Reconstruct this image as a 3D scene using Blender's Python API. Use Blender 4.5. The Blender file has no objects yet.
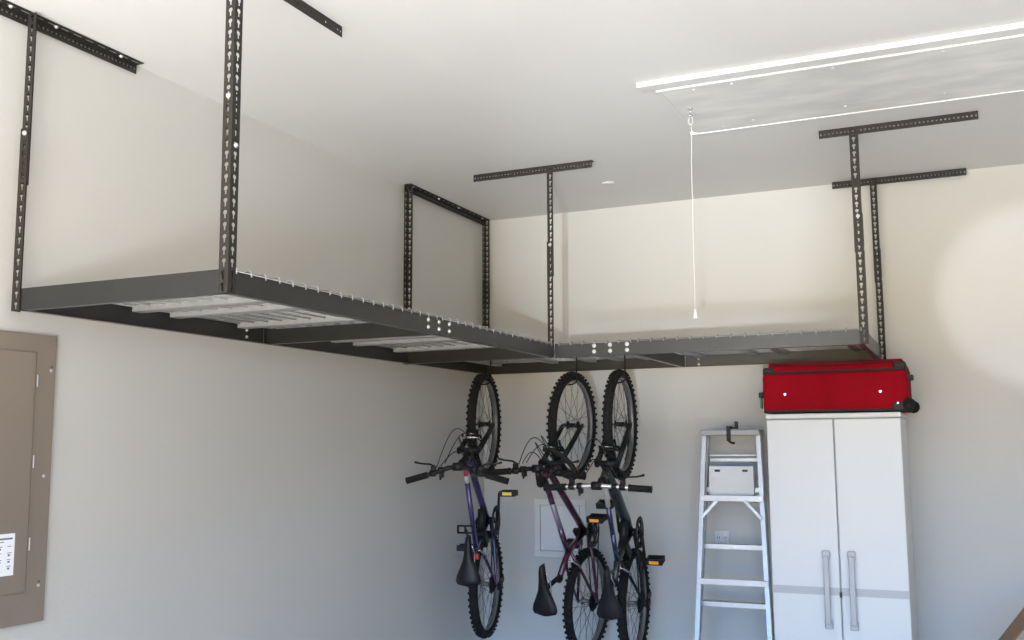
import bpy, bmesh, math, random
from mathutils import Vector as V, Matrix
random.seed(7)
C = bpy.context.scene.collection
PI = math.pi

# ------------------------------------------------------------------ materials
def mat(name, col, rough=0.5, metal=0.0, bump=0.0, bscale=50, var=0.0, vscale=4, spec=0.5, coat=0.0):
    m = bpy.data.materials.new(name); m.use_nodes = True
    nt = m.node_tree; b = nt.nodes['Principled BSDF']
    b.inputs['Base Color'].default_value = (*col, 1)
    b.inputs['Roughness'].default_value = rough
    b.inputs['Metallic'].default_value = metal
    b.inputs['Specular IOR Level'].default_value = spec
    b.inputs['Coat Weight'].default_value = coat
    tc = nt.nodes.new('ShaderNodeTexCoord')
    if var > 0:
        n = nt.nodes.new('ShaderNodeTexNoise'); n.inputs['Scale'].default_value = vscale
        n.inputs['Detail'].default_value = 4
        nt.links.new(tc.outputs['Object'], n.inputs['Vector'])
        r = nt.nodes.new('ShaderNodeMapRange')
        r.inputs['From Min'].default_value = .3; r.inputs['From Max'].default_value = .7
        r.inputs['To Min'].default_value = 1 - var; r.inputs['To Max'].default_value = 1 + var
        nt.links.new(n.outputs['Fac'], r.inputs['Value'])
        mx = nt.nodes.new('ShaderNodeVectorMath'); mx.operation = 'SCALE'
        mx.inputs[0].default_value = col
        nt.links.new(r.outputs['Result'], mx.inputs['Scale'])
        nt.links.new(mx.outputs['Vector'], b.inputs['Base Color'])
    if bump > 0:
        n = nt.nodes.new('ShaderNodeTexNoise'); n.inputs['Scale'].default_value = bscale
        n.inputs['Detail'].default_value = 3
        nt.links.new(tc.outputs['Object'], n.inputs['Vector'])
        bp = nt.nodes.new('ShaderNodeBump'); bp.inputs['Strength'].default_value = bump
        bp.inputs['Distance'].default_value = .004
        nt.links.new(n.outputs['Fac'], bp.inputs['Height'])
        nt.links.new(bp.outputs['Normal'], b.inputs['Normal'])
    return m

M = dict(
    wall=mat('wall_paint', (.495, .487, .465), .6, bump=.12, bscale=60, var=.015, vscale=2),
    ceiling=mat('ceiling_paint', (.60, .59, .57), .7, bump=.10, bscale=45, var=.015, vscale=2),
    concrete=mat('garage_concrete', (.42, .42, .42), .5, bump=.2, bscale=30, var=.08, vscale=3),
    rack=mat('grey_powder_coat', (.014, .014, .0135), .28, spec=.6, bump=.25, bscale=420, var=.06, vscale=20),
    post=mat('dark_grey_powder_coat', (.022, .019, .016), .5, spec=.3, bump=.25, bscale=420, var=.08, vscale=20),
    zinc=mat('zinc_plated_wire', (.30, .305, .31), .45, .3, var=.08, vscale=30),
    bolt=mat('bright_zinc_bolt', (.62, .62, .62), .3, .7),
    white=mat('white_gloss_paint', (.60, .595, .575), .3),
    hatch=mat('brushed_white_primer', (.60, .60, .585), .42),
    plastic=mat('white_moulded_plastic', (.63, .64, .645), .38, bump=.1, bscale=300),
    greyp=mat('grey_moulded_plastic', (.42, .43, .45), .4),
    seam=mat('dark_gap', (.05, .05, .05), .7),
    red=mat('red_luggage_fabric', (.27, .002, .010), .85, spec=.12, bump=.5, bscale=700, var=.10, vscale=6),
    blackf=mat('black_trim_fabric', (.015, .013, .014), .7, bump=.3, bscale=500),
    blackp=mat('black_plastic', (.007, .007, .008), .45, spec=.3),
    rubber=mat('black_rubber', (.010, .010, .010), .8, spec=.25, bump=.2, bscale=300),
    saddle=mat('black_vinyl', (.006, .006, .008), .42, spec=.3),
    chrome=mat('chromed_steel', (.75, .75, .76), .18, 1.0),
    rim=mat('anodised_alloy_rim', (.20, .20, .20), .4, .6),
    spoke=mat('dull_steel_spoke', (.14, .14, .14), .45, .6),
    alu=mat('mill_aluminium', (.50, .51, .52), .42, .75, bump=.05, bscale=200, var=.05, vscale=15),
    purple=mat('violet_bike_paint', (.040, .022, .11), .25, .2, coat=.6),
    magenta=mat('dark_magenta_bike_paint', (.055, .008, .03), .25, .2, coat=.6),
    lilac=mat('lilac_bike_paint', (.20, .17, .23), .3, coat=.6),
    redp=mat('red_bike_paint', (.45, .04, .06), .3, coat=.5),
    whitep=mat('white_bike_paint', (.40, .40, .40), .3, coat=.5),
    greenp=mat('black_green_bike_paint', (.008, .014, .011), .28, coat=.6),
    blue=mat('deep_blue_bike_paint', (.008, .013, .06), .25, coat=.6),
    amber=mat('amber_reflector', (.85, .36, .05), .25),
    yellow=mat('yellow_reflector', (.85, .62, .05), .25),
    redr=mat('red_reflector', (.65, .03, .015), .22),
    panel=mat('taupe_enamel', (.20, .165, .135), .42, bump=.06, bscale=200, var=.02),
    paper=mat('label_paper', (.78, .80, .83), .6),
    ink=mat('label_ink', (.12, .13, .18), .7),
    card=mat('brown_cardboard', (.27, .165, .10), .85, bump=.1, bscale=60, var=.06, vscale=10),
    green=mat('green_luggage_tag', (.02, .22, .07), .5),
    cord=mat('white_braided_cord', (.52, .51, .49), .6),
)
# the roller marks brushed into the hatch board are its own finish
def hatch_wear(m):
    nt = m.node_tree; b = nt.nodes['Principled BSDF']
    tc = nt.nodes.new('ShaderNodeTexCoord'); mp = nt.nodes.new('ShaderNodeMapping')
    mp.inputs['Scale'].default_value = (1.6, 4.5, 1)
    n = nt.nodes.new('ShaderNodeTexNoise'); n.inputs['Scale'].default_value = 2.2; n.inputs['Detail'].default_value = 6
    cr = nt.nodes.new('ShaderNodeValToRGB')
    cr.color_ramp.elements[0].position = .40; cr.color_ramp.elements[0].color = (.56, .56, .55, 1)
    cr.color_ramp.elements[1].position = .70; cr.color_ramp.elements[1].color = (.70, .69, .66, 1)
    nt.links.new(tc.outputs['Object'], mp.inputs['Vector']); nt.links.new(mp.outputs['Vector'], n.inputs['Vector'])
    nt.links.new(n.outputs['Fac'], cr.inputs['Fac']); nt.links.new(cr.outputs['Color'], b.inputs['Base Color'])
hatch_wear(M['hatch'])

# ------------------------------------------------------------------ mesh helpers
class MB:
    """collects shapes, then links them as one mesh object"""
    def __init__(s): s.bm = bmesh.new(); s.mats = []
    def mi(s, m):
        if m not in s.mats: s.mats.append(m)
        return s.mats.index(m)
    def _tag(s, faces, m, smooth=False):
        i = s.mi(m)
        for f in faces: f.material_index = i; f.smooth = smooth
    def poly(s, pts, m='rack', smooth=False):
        f = s.bm.faces.new([s.bm.verts.new(p) for p in pts]); s._tag([f], m, smooth)
    def box(s, lo, hi, m, bev=0.0, mtx=None):
        lo = V(lo); hi = V(hi)
        cs = [V((x, y, z)) for z in (lo.z, hi.z) for y in (lo.y, hi.y) for x in (lo.x, hi.x)]
        vs = [s.bm.verts.new(mtx @ c if mtx else c) for c in cs]
        fs = [s.bm.faces.new([vs[i] for i in q]) for q in
              ((0, 2, 3, 1), (4, 5, 7, 6), (0, 1, 5, 4), (2, 6, 7, 3), (0, 4, 6, 2), (1, 3, 7, 5))]
        if bev > 0:
            es = list({e for f in fs for e in f.edges})
            r = bmesh.ops.bevel(s.bm, geom=es, offset=bev, segments=3, affect='EDGES', profile=.5)
            fs = [f for f in set(r['faces']) | set(f for f in fs if f.is_valid)]
        s._tag(fs, m)
        return s
    def obox(s, c, ax, half, m, bev=0.0):
        """oriented box: centre, three axes, half sizes"""
        X, Y, Z = [V(a).normalized() for a in ax]
        mt = Matrix(((X.x, Y.x, Z.x, c[0]), (X.y, Y.y, Z.y, c[1]), (X.z, Y.z, Z.z, c[2]), (0, 0, 0, 1)))
        return s.box((-half[0], -half[1], -half[2]), half, m, bev, mt)
    def tube(s, pts, rad, m, seg=10, cap=True, closed=False, flat=1.0):
        pts = [V(p) for p in pts]; n = len(pts)
        if not hasattr(rad, '__len__'): rad = [rad] * n
        T = []
        for i in range(n):
            if closed: t = pts[(i + 1) % n] - pts[i - 1]
            else: t = pts[min(i + 1, n - 1)] - pts[max(i - 1, 0)]
            T.append(t.normalized())
        ref = V((0, 0, 1)) if abs(T[0].z) < .9 else V((1, 0, 0))
        N = (ref - T[0] * ref.dot(T[0])).normalized(); rings = []
        for i in range(n):
            if i: N = (N - T[i] * N.dot(T[i])).normalized()
            B = T[i].cross(N)
            rings.append([s.bm.verts.new(pts[i] + rad[i] * (math.cos(a) * N + flat * math.sin(a) * B))
                          for a in [2 * PI * k / seg for k in range(seg)]])
        fs = []
        for i in range(n if closed else n - 1):
            a, b = rings[i], rings[(i + 1) % n]
            for k in range(seg): fs.append(s.bm.faces.new((a[k], a[(k + 1) % seg], b[(k + 1) % seg], b[k])))
        s._tag(fs, m, True)
        if cap and not closed:
            s._tag([s.bm.faces.new(rings[0][::-1]), s.bm.faces.new(rings[-1])], m)
        return s
    def lathe(s, prof, m, O=(0, 0, 0), A=(0, 1, 0), seg=48, smooth=True, close=False, a0=0, a1=2 * PI):
        """profile of (radius, along axis)"""
        O = V(O); A = V(A).normalized(); ref = V((0, 0, 1)) if abs(A.z) < .9 else V((1, 0, 0))
        U = (ref - A * ref.dot(A)).normalized(); W = A.cross(U); rings = []
        full = abs(a1 - a0 - 2 * PI) < 1e-6
        for k in range(seg if full else seg + 1):
            a = a0 + (a1 - a0) * k / seg; d = math.cos(a) * U + math.sin(a) * W
            rings.append([s.bm.verts.new(O + d * r + A * h) for r, h in prof])
        fs = []; n = len(prof)
        for k in range(seg):
            p, q = rings[k], rings[(k + 1) % len(rings)]
            for i in range(n if close else n - 1):
                j = (i + 1) % n; fs.append(s.bm.faces.new((p[i], p[j], q[j], q[i])))
        s._tag(fs, m, smooth); return s
    def disc(s, O, A, r, h, m, seg=20, bev=.25):
        """a solid short cylinder with a softened rim"""
        b = min(r, h) * bev
        return s.lathe([(0.0001, 0), (r, 0), (r, h - b), (r - b, h), (.0001, h)], m, O, A, seg, False)
    def perf(s, O, L, W, length, width, m, pitch=.034, hole='key', t=.002):
        """a flat strip of sheet metal with punched holes, L along, W across"""
        O = V(O); L = V(L).normalized(); W = V(W).normalized(); N = L.cross(W) * t
        if hole == 'key':
            hp = [(-.0032, -.0125), (.0032, -.0125), (.0034, -.001), (.0074, .003), (.0068, .0095), (0, .013), (-.0068, .0095), (-.0074, .003), (-.0034, -.001)]
        elif hole == 'round':
            hp = [(.0042 * math.cos(a), .0042 * math.sin(a)) for a in [2 * PI * k / 8 for k in range(8)]]
        else:
            hp = [(-.0045, -.018), (.0045, -.018), (.0045, .018), (-.0045, .018)]
            hp = [(-.0045, -.018), (0, -.0185), (.0045, -.018), (.0045, 0), (.0045, .018), (0, .0185), (-.0045, .018), (-.0045, 0)]
        n = max(1, int(round(length / pitch))); c = length / n; fs = []
        def P(w, l, k): return s.bm.verts.new(O + W * w + L * l + N * k)
        for i in range(n):
            l0 = (i + .5) * c; ring_o = []; ring_i = []
            for (w, l) in hp:
                sc = 1e9
                if abs(w) > 1e-9: sc = min(sc, (width / 2) / abs(w))
                if abs(l) > 1e-9: sc = min(sc, (c / 2) / abs(l))
                ring_o.append((w * sc, l * sc)); ring_i.append((w, l))
            # insert the cell's corners
            full = []
            m_ = len(hp)
            for q in range(m_):
                full.append((ring_o[q], ring_i[q]))
                a, b = ring_o[q], ring_o[(q + 1) % m_]
                onA = (abs(abs(a[0]) - width / 2) < 1e-6); onB = (abs(abs(b[0]) - width / 2) < 1e-6)
                if onA != onB:
                    cw = a[0] if onA else b[0]; cl = b[1] if onA else a[1]
                    full.append(((cw, cl), None))
                elif (not onA) and (not onB) and a[1] * b[1] < 0: pass
            for k in (0, 1):
                vo = [P(width / 2 + o[0], l0 + o[1], k) for o, _ in full]
                vi = [P(width / 2 + h[0], l0 + h[1], k) if h else None for _, h in full]
                K = len(full); last = None
                for q in range(K):
                    r = (q + 1) % K
                    if vi[q] and vi[r]: f = (vo[q], vo[r], vi[r], vi[q])
                    elif vi[q] and not vi[r]:
                        r2 = (q + 2) % K
                        f = (vo[q], vo[r], vo[r2], vi[r2], vi[q])
                    else: continue
                    fs.append(s.bm.faces.new(f if k else f[::-1]))
                    if k == 0: pass
            # hole walls
            a = [P(width / 2 + h[0], l0 + h[1], 0) for h in hp]; b = [P(width / 2 + h[0], l0 + h[1], 1) for h in hp]
            for q in range(len(hp)):
                r = (q + 1) % len(hp); fs.append(s.bm.faces.new((a[q], a[r], b[r], b[q])))
        # long and short edges
        for w in (0, width):
            fs.append(s.bm.faces.new((P(w, 0, 0), P(w, length, 0), P(w, length, 1), P(w, 0, 1))))
        for l in (0, length):
            fs.append(s.bm.faces.new((P(0, l, 0), P(width, l, 0), P(width, l, 1), P(0, l, 1))))
        s._tag(fs, m); return s
    def chan(s, a, b, side, up, h, fl, m, t=.0025, lip=0.0):
        """C channel from a to b: web of height h standing along up, flanges fl pointing to side"""
        a = V(a); b = V(b); side = V(side).normalized(); up = V(up).normalized(); d = b - a; Ln = d.length; d.normalize()
        mid = (a + b) / 2
        s.obox(mid + up * h / 2 + side * t / 2, (d, side, up), (Ln / 2, t / 2, h / 2), m)
        for z in (t / 2, h - t / 2):
            s.obox(mid + up * z + side * (fl / 2 + t), (d, side, up), (Ln / 2, fl / 2, t / 2), m)
        if lip:
            s.obox(mid + up * (t + lip / 2) + side * (fl + t / 2), (d, side, up), (Ln / 2, t / 2, lip / 2), m)
        return s
    def build(s, name, parent=None, loc=None):
        bmesh.ops.recalc_face_normals(s.bm, faces=s.bm.faces)
        me = bpy.data.meshes.new(name); s.bm.to_mesh(me); s.bm.free()
        for m in s.mats: me.materials.append(M[m])
        o = bpy.data.objects.new(name, me); C.objects.link(o)
        if parent: o.parent = parent
        if loc: o.location = loc
        return o

def tag(o, label, cat, group=None, kind=None):
    o['label'] = label; o['category'] = cat
    if group: o['group'] = group
    if kind: o['kind'] = kind
    return o
def thing(name, label, cat, loc=(0, 0, 0), group=None):
    o = bpy.data.objects.new(name, None); o.empty_display_size = .05; C.objects.link(o); o.location = loc
    return tag(o, label, cat, group)
def struct(name, mb, label=None, cat=None):
    o = mb.build(name); o['kind'] = 'structure'
    if label: o['label'] = label
    return o
def part(name, mb, root):
    """world-space geometry attached to a thing standing at root.location"""
    o = mb.build(name)
    me = o.data
    top = root
    off = V((0, 0, 0))
    while top: off += top.location; top = top.parent
    me.transform(Matrix.Translation(-off)); o.parent = root
    return o
def dup(o, parent=None):
    c = o.copy(); C.objects.link(c); c.parent = parent
    for ch in list(o.children): dup(ch, c)
    return c

# ------------------------------------------------------------------ the garage
H = 3.01; X1 = 5.3; Y0 = -7.6; DX0, DX1, DZ = .35, 4.95, 2.35
struct('floor', MB().box((-.1, Y0 - .15, -.12), (X1 + .1, .1, 0), 'concrete'))
struct('ceiling', MB().box((-.1, Y0 - .15, H), (X1 + .1, .1, H + .12), 'ceiling'))
struct('wall_left', MB().box((-.12, Y0 - .15, 0), (0, .12, H), 'wall'))
struct('wall_back', MB().box((0, 0, 0), (X1, .12, H), 'wall'))
struct('wall_right', MB().box((X1, Y0 - .15, 0), (X1 + .12, .12, H), 'wall'))
f = MB(); f.box((0, Y0 - .15, 0), (DX0, Y0, H), 'wall'); f.box((DX1, Y0 - .15, 0), (X1, Y0, H), 'wall'); f.box((DX0, Y0 - .15, DZ), (DX1, Y0, H), 'wall')
struct('wall_front', f)

# ------------------------------------------------------------------ overhead racks
A_, B_, C_ = .058, .883, 2.351
YN, YM, YB = -3.460, -1.020, -.070
D0, RH = 2.027, .069
DT = D0 + RH

def bolt_head(c, n, r=.0085, h=.007):
    b = MB(); c = V(c); n = V(n).normalized()
    b.disc(c, n, r, .002, 'bolt', 16); b.lathe([(r * .78, .002), (r * .7, h * .75), (r * .4, h), (.0001, h * 1.05)], 'bolt', c, n, 12)
    return b
def post(root, x, y, dx, dy, z0=D0 - .001, zs=2.437, ov=.179, z1=H - .009, w=.033):
    """angle upright: corner at x,y, legs pointing along dx and dy; upper and lower lengths telescoped"""
    e = .003
    lo = MB()
    lo.perf((x, y, z0), (0, 0, 1), (dx, 0, 0), zs + ov - z0, w, 'post'); lo.perf((x, y, z0), (0, 0, 1), (0, dy, 0), zs + ov - z0, w, 'post')
    p = part('upright', lo, root)
    up = MB(); x2, y2 = x + dx * e, y + dy * e
    up.perf((x2, y2, zs), (0, 0, 1), (dx, 0, 0), z1 - zs, w, 'post', pitch=.0338); up.perf((x2, y2, zs), (0, 0, 1), (0, dy, 0), z1 - zs, w, 'post', pitch=.0338)
    part('upright_extension', up, root)
    b1 = bolt_head((x + dx * w / 2, y - dy * .0001, zs + ov - .017), (0, -dy, 0)); part('bolt', b1, p)
    b2 = bolt_head((x - dx * .0001, y + dy * w / 2, zs + .017), (-dx, 0, 0)); part('bolt', b2, p)
    return p
def ceil_bracket(root, a, b, side, z=H, w=.036, bolts=()):
    """angle screwed to the ceiling: flat leg toward side, upright leg hanging at a-b"""
    a = V((a[0], a[1], z - .0025)); b = V((b[0], b[1], z - .0025)); d = (b - a); L = d.length
    m = MB(); m.perf(a, d, side, L, w, 'post', pitch=.055, hole='slot'); m.perf(a, d, (0, 0, -1), L, w, 'post', pitch=.0175, hole='round')
    p = part('ceiling_bracket', m, root)
    for t in bolts:
        part('bolt', bolt_head(a + d * t + V(side) * w * .55 - V((0, 0, .003)), (0, 0, -1)), p)
    return p
def rail(root, name, a, b, side):
    return part(name, MB().chan((a[0], a[1], D0), (b[0], b[1], D0), side, (0, 0, 1), RH, .022, 'rack', .0022), root)
def wires(a0, a1, b0, b1, axis, pitch, hookpitch, hang_lo, hang_hi):
    """mesh deck: cross wires run along axis and turn down over the rails, long wires tie them"""
    m = MB(); z = DT - .005; r = .0026
    n = int(round((b1 - b0) / hookpitch))
    for i in range(2 * n + 1):
        q = b0 + (b1 - b0) * i / (2 * n)
        pts = []
        if hang_lo and i % 2 == 0: pts += [(a0 - .005, q, DT - .012), (a0 - .005, q, DT + .004), (a0 + .004, q, DT + .007), (a0 + .030, q, DT + .002)]
        pts += [(a0 + .034, q, z + .003), (a1 - .034, q, z + .003)]
        if hang_hi and i % 2 == 0: pts += [(a1 - .030, q, DT + .002), (a1 - .004, q, DT + .007), (a1 + .005, q, DT + .004), (a1 + .005, q, DT - .012)]
        if axis == 'y': pts = [(p[1], p[0], p[2]) for p in pts]
        m.tube(pts, r, 'zinc', 6)
    for e_, on in ((a0 - .0045, hang_lo), (a1 + .0045, hang_hi)):
        if on:
            p0, p1 = (e_, b0, DT - .004), (e_, b1, DT - .004)
            if axis == 'y': p0, p1 = (b0, e_, DT - .004), (b1, e_, DT - .004)
            m.tube([p0, p1], .0018, 'zinc', 6)
    k = int(round((a1 - a0) / pitch))
    for i in range(k + 1):
        q = a0 + .034 + (a1 - a0 - .068) * i / k
        p0, p1 = (q, b0, z), (q, b1, z)
        if axis == 'y': p0, p1 = (b0, q, z), (b1, q, z)
        m.tube([p0, p1], r * 1.15, 'zinc', 6)
    return m

# --- rack along the left wall
rk = thing('overhead_rack', 'long dark grey steel storage rack hanging from the ceiling along the left wall', 'overhead rack', (A_, YN, D0))
post(rk, A_ - .022, YN - .004, 1, 1)
post(rk, B_ + .004, YN - .004, -1, 1)
post(rk, A_ - .022, YM - .0, 1, -1)
post(rk, B_ - .026, YM - .008, 1, 1, w=.030)
ceil_bracket(rk, (.012, -3.60), (.012, -2.965), (1, 0, 0), bolts=(.12, .4, .85))
ceil_bracket(rk, (B_ + .008, -3.60), (B_ + .008, -2.926), (-1, 0, 0), bolts=(.12, .6, .9))
ceil_bracket(rk, (.445, YM - .012), (1.105, YM - .012), (0, 1, 0), bolts=(.04, .95))
rail(rk, 'end_beam', (A_, YN), (B_, YN), (0, 1, 0))
r1 = rail(rk, 'side_rail', (B_, YN + .002), (B_, -2.22), (-1, 0, 0))
r2 = rail(rk, 'side_rail', (B_, -2.216), (B_, YM - .012), (-1, 0, 0))
w1 = rail(rk, 'side_rail', (A_, YN + .002), (A_, -2.25), (1, 0, 0))
w2 = rail(rk, 'side_rail', (A_, -2.246), (A_, YM - .012), (1, 0, 0))
for yb in (-2.308, -2.222, -2.136):
    for zb in (D0 + .022, D0 + .050): part('bolt', bolt_head((B_ + .0001, yb, zb), (1, 0, 0)), r1 if yb < -2.25 else r2)
for yb in (-2.36, -2.14):
    for zb in (D0 + .020, D0 + .048): part('bolt', bolt_head((A_ + .0024, yb, zb), (1, 0, 0), .007), w1 if yb < -2.25 else w2)
for yb in (-2.235, YM - .03):
    part('cross_beam', MB().chan((A_ + .004, yb, D0), (B_ - .004, yb, D0), (0, 1, 0), (0, 0, 1), .062, .022, 'rack', .0022), rk)
for (y0_, y1_, cs) in ((YN + .03, -2.245, (-3.36, -2.985, -2.80, -2.42)), (-2.20, YM - .04, (-2.14, -1.765, -1.58, -1.206))):
    dk = part('wire_deck', wires(A_ + .004, B_ - .000, y0_, y1_, 'x', .075, .067, False, True), rk)
    for yc in cs:
        part('support_channel', MB().chan((A_ + .026, yc - .026, DT - .001), (B_ - .026, yc - .026, DT - .001), (0, 1, 0), (0, 0, -1), .020, .0001, 'zinc', .0016)
             .box((A_ + .026, yc - .026, DT - .022), (B_ - .026, yc + .020, DT - .0205), 'zinc')
             .box((A_ + .026, yc + .0185, DT - .0205), (B_ - .026, yc + .020, DT - .001), 'zinc'), dk)

# --- rack along the back wall
rb = thing('overhead_rack', 'shorter dark grey steel storage rack hanging along the back wall above the bicycles', 'overhead rack', (A_, YB, D0))
post(rb, A_ - .022, YB + .012, 1, -1)
post(rb, C_ + .018, YM - .004, -1, 1, w=.036)
post(rb, C_ + .020, YB + .012, -1, -1)
ceil_bracket(rb, (A_ - .030, -1.03), (A_ - .030, -.03), (1, 0, 0), bolts=(.05, .35, .6, .92))
ceil_bracket(rb, (2.20, YM - .008), (2.861, YM - .008), (0, 1, 0), bolts=())
ceil_bracket(rb, (2.14, -.045), (2.81, -.045), (0, 1, 0), bolts=())
f1 = rail(rb, 'front_rail', (B_ + .006, YM), (1.18, YM), (0, 1, 0))
f2 = rail(rb, 'front_rail', (1.184, YM), (C_, YM), (0, 1, 0))
b1 = rail(rb, 'back_rail', (A_, YB), (1.30, YB), (0, -1, 0))
b2 = rail(rb, 'back_rail', (1.304, YB), (C_, YB), (0, -1, 0))
rail(rb, 'end_beam', (C_, YM + .003), (C_, YB - .003), (-1, 0, 0))
rail(rb, 'side_rail', (A_, YM + .003), (A_, YB - .003), (1, 0, 0))
for xb in (1.096, 1.178, 1.264):
    for zb in (D0 + .022, D0 + .051): part('bolt', bolt_head((xb, YM - .0001, zb), (0, -1, 0), .0105), f1 if xb < 1.15 else f2)
for xb in (1.38,):
    for zb in (D0 + .014, D0 + .045): part('bolt', bolt_head((xb, YB - .0023, zb), (0, -1, 0), .007), b2)
for xb in (1.30,):
    part('cross_beam', MB().chan((xb, YM + .006, D0), (xb, YB - .006, D0), (-1, 0, 0), (0, 0, 1), .062, .022, 'rack', .0022), rb)
for (x0_, x1_, cs) in ((A_ + .03, B_ - .045, (.15, .52, .76)), (B_ + .03, 1.285, (.93, 1.10)), (1.32, C_ - .01, (1.41, 1.70, 1.86, 2.24))):
    dk = part('wire_deck', wires(YM + .000, YB - .004, x0_, x1_, 'y', .075, .0625, x0_ > B_, False), rb)
    for xc in cs:
        part('support_channel', MB().box((xc - .022, YM + .026, DT - .022), (xc + .022, YB - .026, DT - .0205), 'zinc')
             .box((xc - .022, YM + .026, DT - .0205), (xc - .0205, YB - .026, DT - .001), 'zinc')
             .box((xc + .0205, YM + .026, DT - .0205), (xc + .022, YB - .026, DT - .001), 'zinc'), dk)

# ------------------------------------------------------------------ attic hatch and its pull cord
ht = thing('attic_hatch', 'white wooden attic access hatch with trim set in the ceiling', 'attic hatch', (2.5, -1.6, H))
HX1 = 3.55
part('hatch_panel', MB().box((1.70, -1.875, H - .014), (HX1, -1.272, H - .001), 'hatch', .002), ht)
part('trim_board', MB().box((1.632, -1.985, H - .022), (HX1 + .04, -1.935, H - .001), 'white', .003), ht)
part('trim_board', MB().box((1.655, -1.934, H - .013), (HX1 + .04, -1.895, H - .001), 'white', .002), ht)
part('trim_bead', MB().box((1.685, -1.894, H - .019), (HX1, -1.877, H - .001), 'white', .002), ht)
part('trim_bead', MB().box((1.667, -1.274, H - .018), (HX1, -1.262, H - .001), 'white', .002), ht)
part('trim_bead', MB().box((1.687, -1.876, H - .010), (1.697, -1.275, H - .001), 'white', .002), ht)
for (sx, sy) in ((1.826, -1.845), (1.977, -1.845), (2.358, -1.85), (2.742, -1.85), (1.83, -1.325), (1.967, -1.356), (2.353, -1.374), (2.734, -1.366), (3.2, -1.85), (3.2, -1.36)):
    part('screw', MB().disc((sx, sy, H - .0139), (0, 0, -1), .0065, .003, 'white', 12), ht)
ex, ey = 1.757, -1.625
eb = MB(); eb.disc((ex, ey, H - .0139), (0, 0, -1), .012, .003, 'chrome', 16)
eb.tube([(ex, ey, H - .014), (ex, ey, H - .034)], .0025, 'chrome', 8)
eb.tube([(ex, ey + .010 * math.cos(a), H - .044 + .010 * math.sin(a)) for a in [2 * PI * k / 16 for k in range(16)]], .0022, 'chrome', 6, closed=True)
part('eye_bolt', eb, ht)
pc = thing('pull_cord', 'thin white pull cord with a small white bell end hanging from the attic hatch', 'cord', (ex, ey, 2.10))
cz = H - .052
cm = MB()
cm.tube([(ex + .010 * math.sin(a), ey, cz - .016 + .016 * math.cos(a)) for a in [2 * PI * k / 16 for k in range(16)]], .002, 'cord', 6, closed=True)
cm.tube([(ex, ey, cz - .030), (ex + .004, ey, cz - .045), (ex - .002, ey, cz - .2), (ex - .002, ey, 2.6), (ex - .004, ey, 2.4), (ex - .004, ey, 2.145)], .0018, 'cord', 8)
part('cord', cm, pc)
part('cord_end', MB().lathe([(.0001, .040), (.004, .040), (.006, .028), (.0105, .002), (.009, 0), (.0001, .002)], 'white', (ex - .004, ey, 2.106), (0, 0, 1), 16), pc)
cp = MB().lathe([(.0001, 0), (.036, 0), (.036, .003), (.030, .006), (.0001, .007)], 'ceiling', (1.03, -.56, H - .0002), (0, 0, -1), 28)
tag(cp.build('ceiling_cap'), 'small round cover cap painted in the ceiling above the second bicycle', 'cover cap')

# ------------------------------------------------------------------ breaker panel on the left wall
bp = thing('breaker_panel', 'taupe metal electrical breaker panel on the left wall', 'electrical panel', (0, -3.45, 1.05))
PY1 = -3.262; PY0 = -3.72; PZ0, PZ1 = 1.050, 1.966
pf = MB(); pf.box((0, PY0, PZ0), (.012, PY1, PZ1), 'panel', .003); part('cover', pf, bp)
dr = part('door', MB().box((.0121, PY0 + .06, 1.15), (.0165, -3.345, 1.905), 'panel', .0015), bp)
part('door_frame_groove', MB().box((.0121, -3.340, 1.145), (.0140, -3.334, 1.910), 'panel', .0005).box((.0121, PY0 + .06, 1.909), (.0140, -3.334, 1.914), 'panel', .0005), bp)
for z in (1.815, 1.556, 1.297):
    part('latch', MB().box((.0141, -3.3375, z - .020), (.0175, -3.3340, z + .020), 'bolt', .001), bp)
for (y, z) in ((-3.282, 1.851), (-3.292, 1.509), (-3.292, 1.164)):
    part('screw', MB().disc((.0121, y, z), (1, 0, 0), .0055, .003, 'bolt', 12), bp)
    if z != 1.509: part('punched_hole', MB().disc((.0121, y + .002, z + .012), (1, 0, 0), .004, .0005, 'seam', 12), bp)
lb = part('label_sheet', MB().box((.0166, -3.56, 1.208), (.0172, -3.392, 1.336), 'paper'), dr)
ink = MB(); rr = random.Random(3)
ink.box((.01721, -3.55, 1.318), (.01735, -3.400, 1.3235), 'ink'); ink.box((.01721, -3.55, 1.310), (.01735, -3.43, 1.3125), 'ink')
y = -3.55
for (y, z, w) in [(-3.550 + .033 * i, 1.296 - .020 * j, .018 * rr.uniform(.5, 1)) for i in range(5) for j in range(4)]:
    ink.box((.01721, y, z), (.01735, y + w, z + .0022), 'ink')
    if rr.random() < .6: ink.box((.01721, y + .003, z - .009), (.01735, y + .011, z - .003), 'ink')
part('printed_lines', ink, lb)

# ------------------------------------------------------------------ access panel and outlet on the back wall
ap = thing('access_panel', 'white square access panel on the back wall behind the bicycles', 'access panel', (.50, 0, .94))
ax0, ax1, az0, az1 = .340, .668, .935, 1.276; fw = .036
fr = MB()
fr.box((ax0, -.016, az1 - fw), (ax1, 0, az1), 'white', .003); fr.box((ax0, -.016, az0), (ax1, 0, az0 + fw), 'white', .003)
fr.box((ax0, -.016, az0 + fw), (ax0 + fw, 0, az1 - fw), 'white', .003); fr.box((ax1 - fw, -.016, az0 + fw), (ax1, 0, az1 - fw), 'white', .003)
part('frame', fr, ap); part('door', MB().box((ax0 + fw + .003, -.010, az0 + fw + .003), (ax1 - fw - .006, -.001, az1 - fw - .003), 'plastic', .002), ap)
ou = thing('wall_outlet', 'white double electrical outlet on the back wall behind the stepladder', 'electrical outlet', (1.466, 0, 1.07))
part('cover_plate', MB().box((1.425, -.006, 1.03), (1.505, 0, 1.118), 'white', .003), ou)
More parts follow.
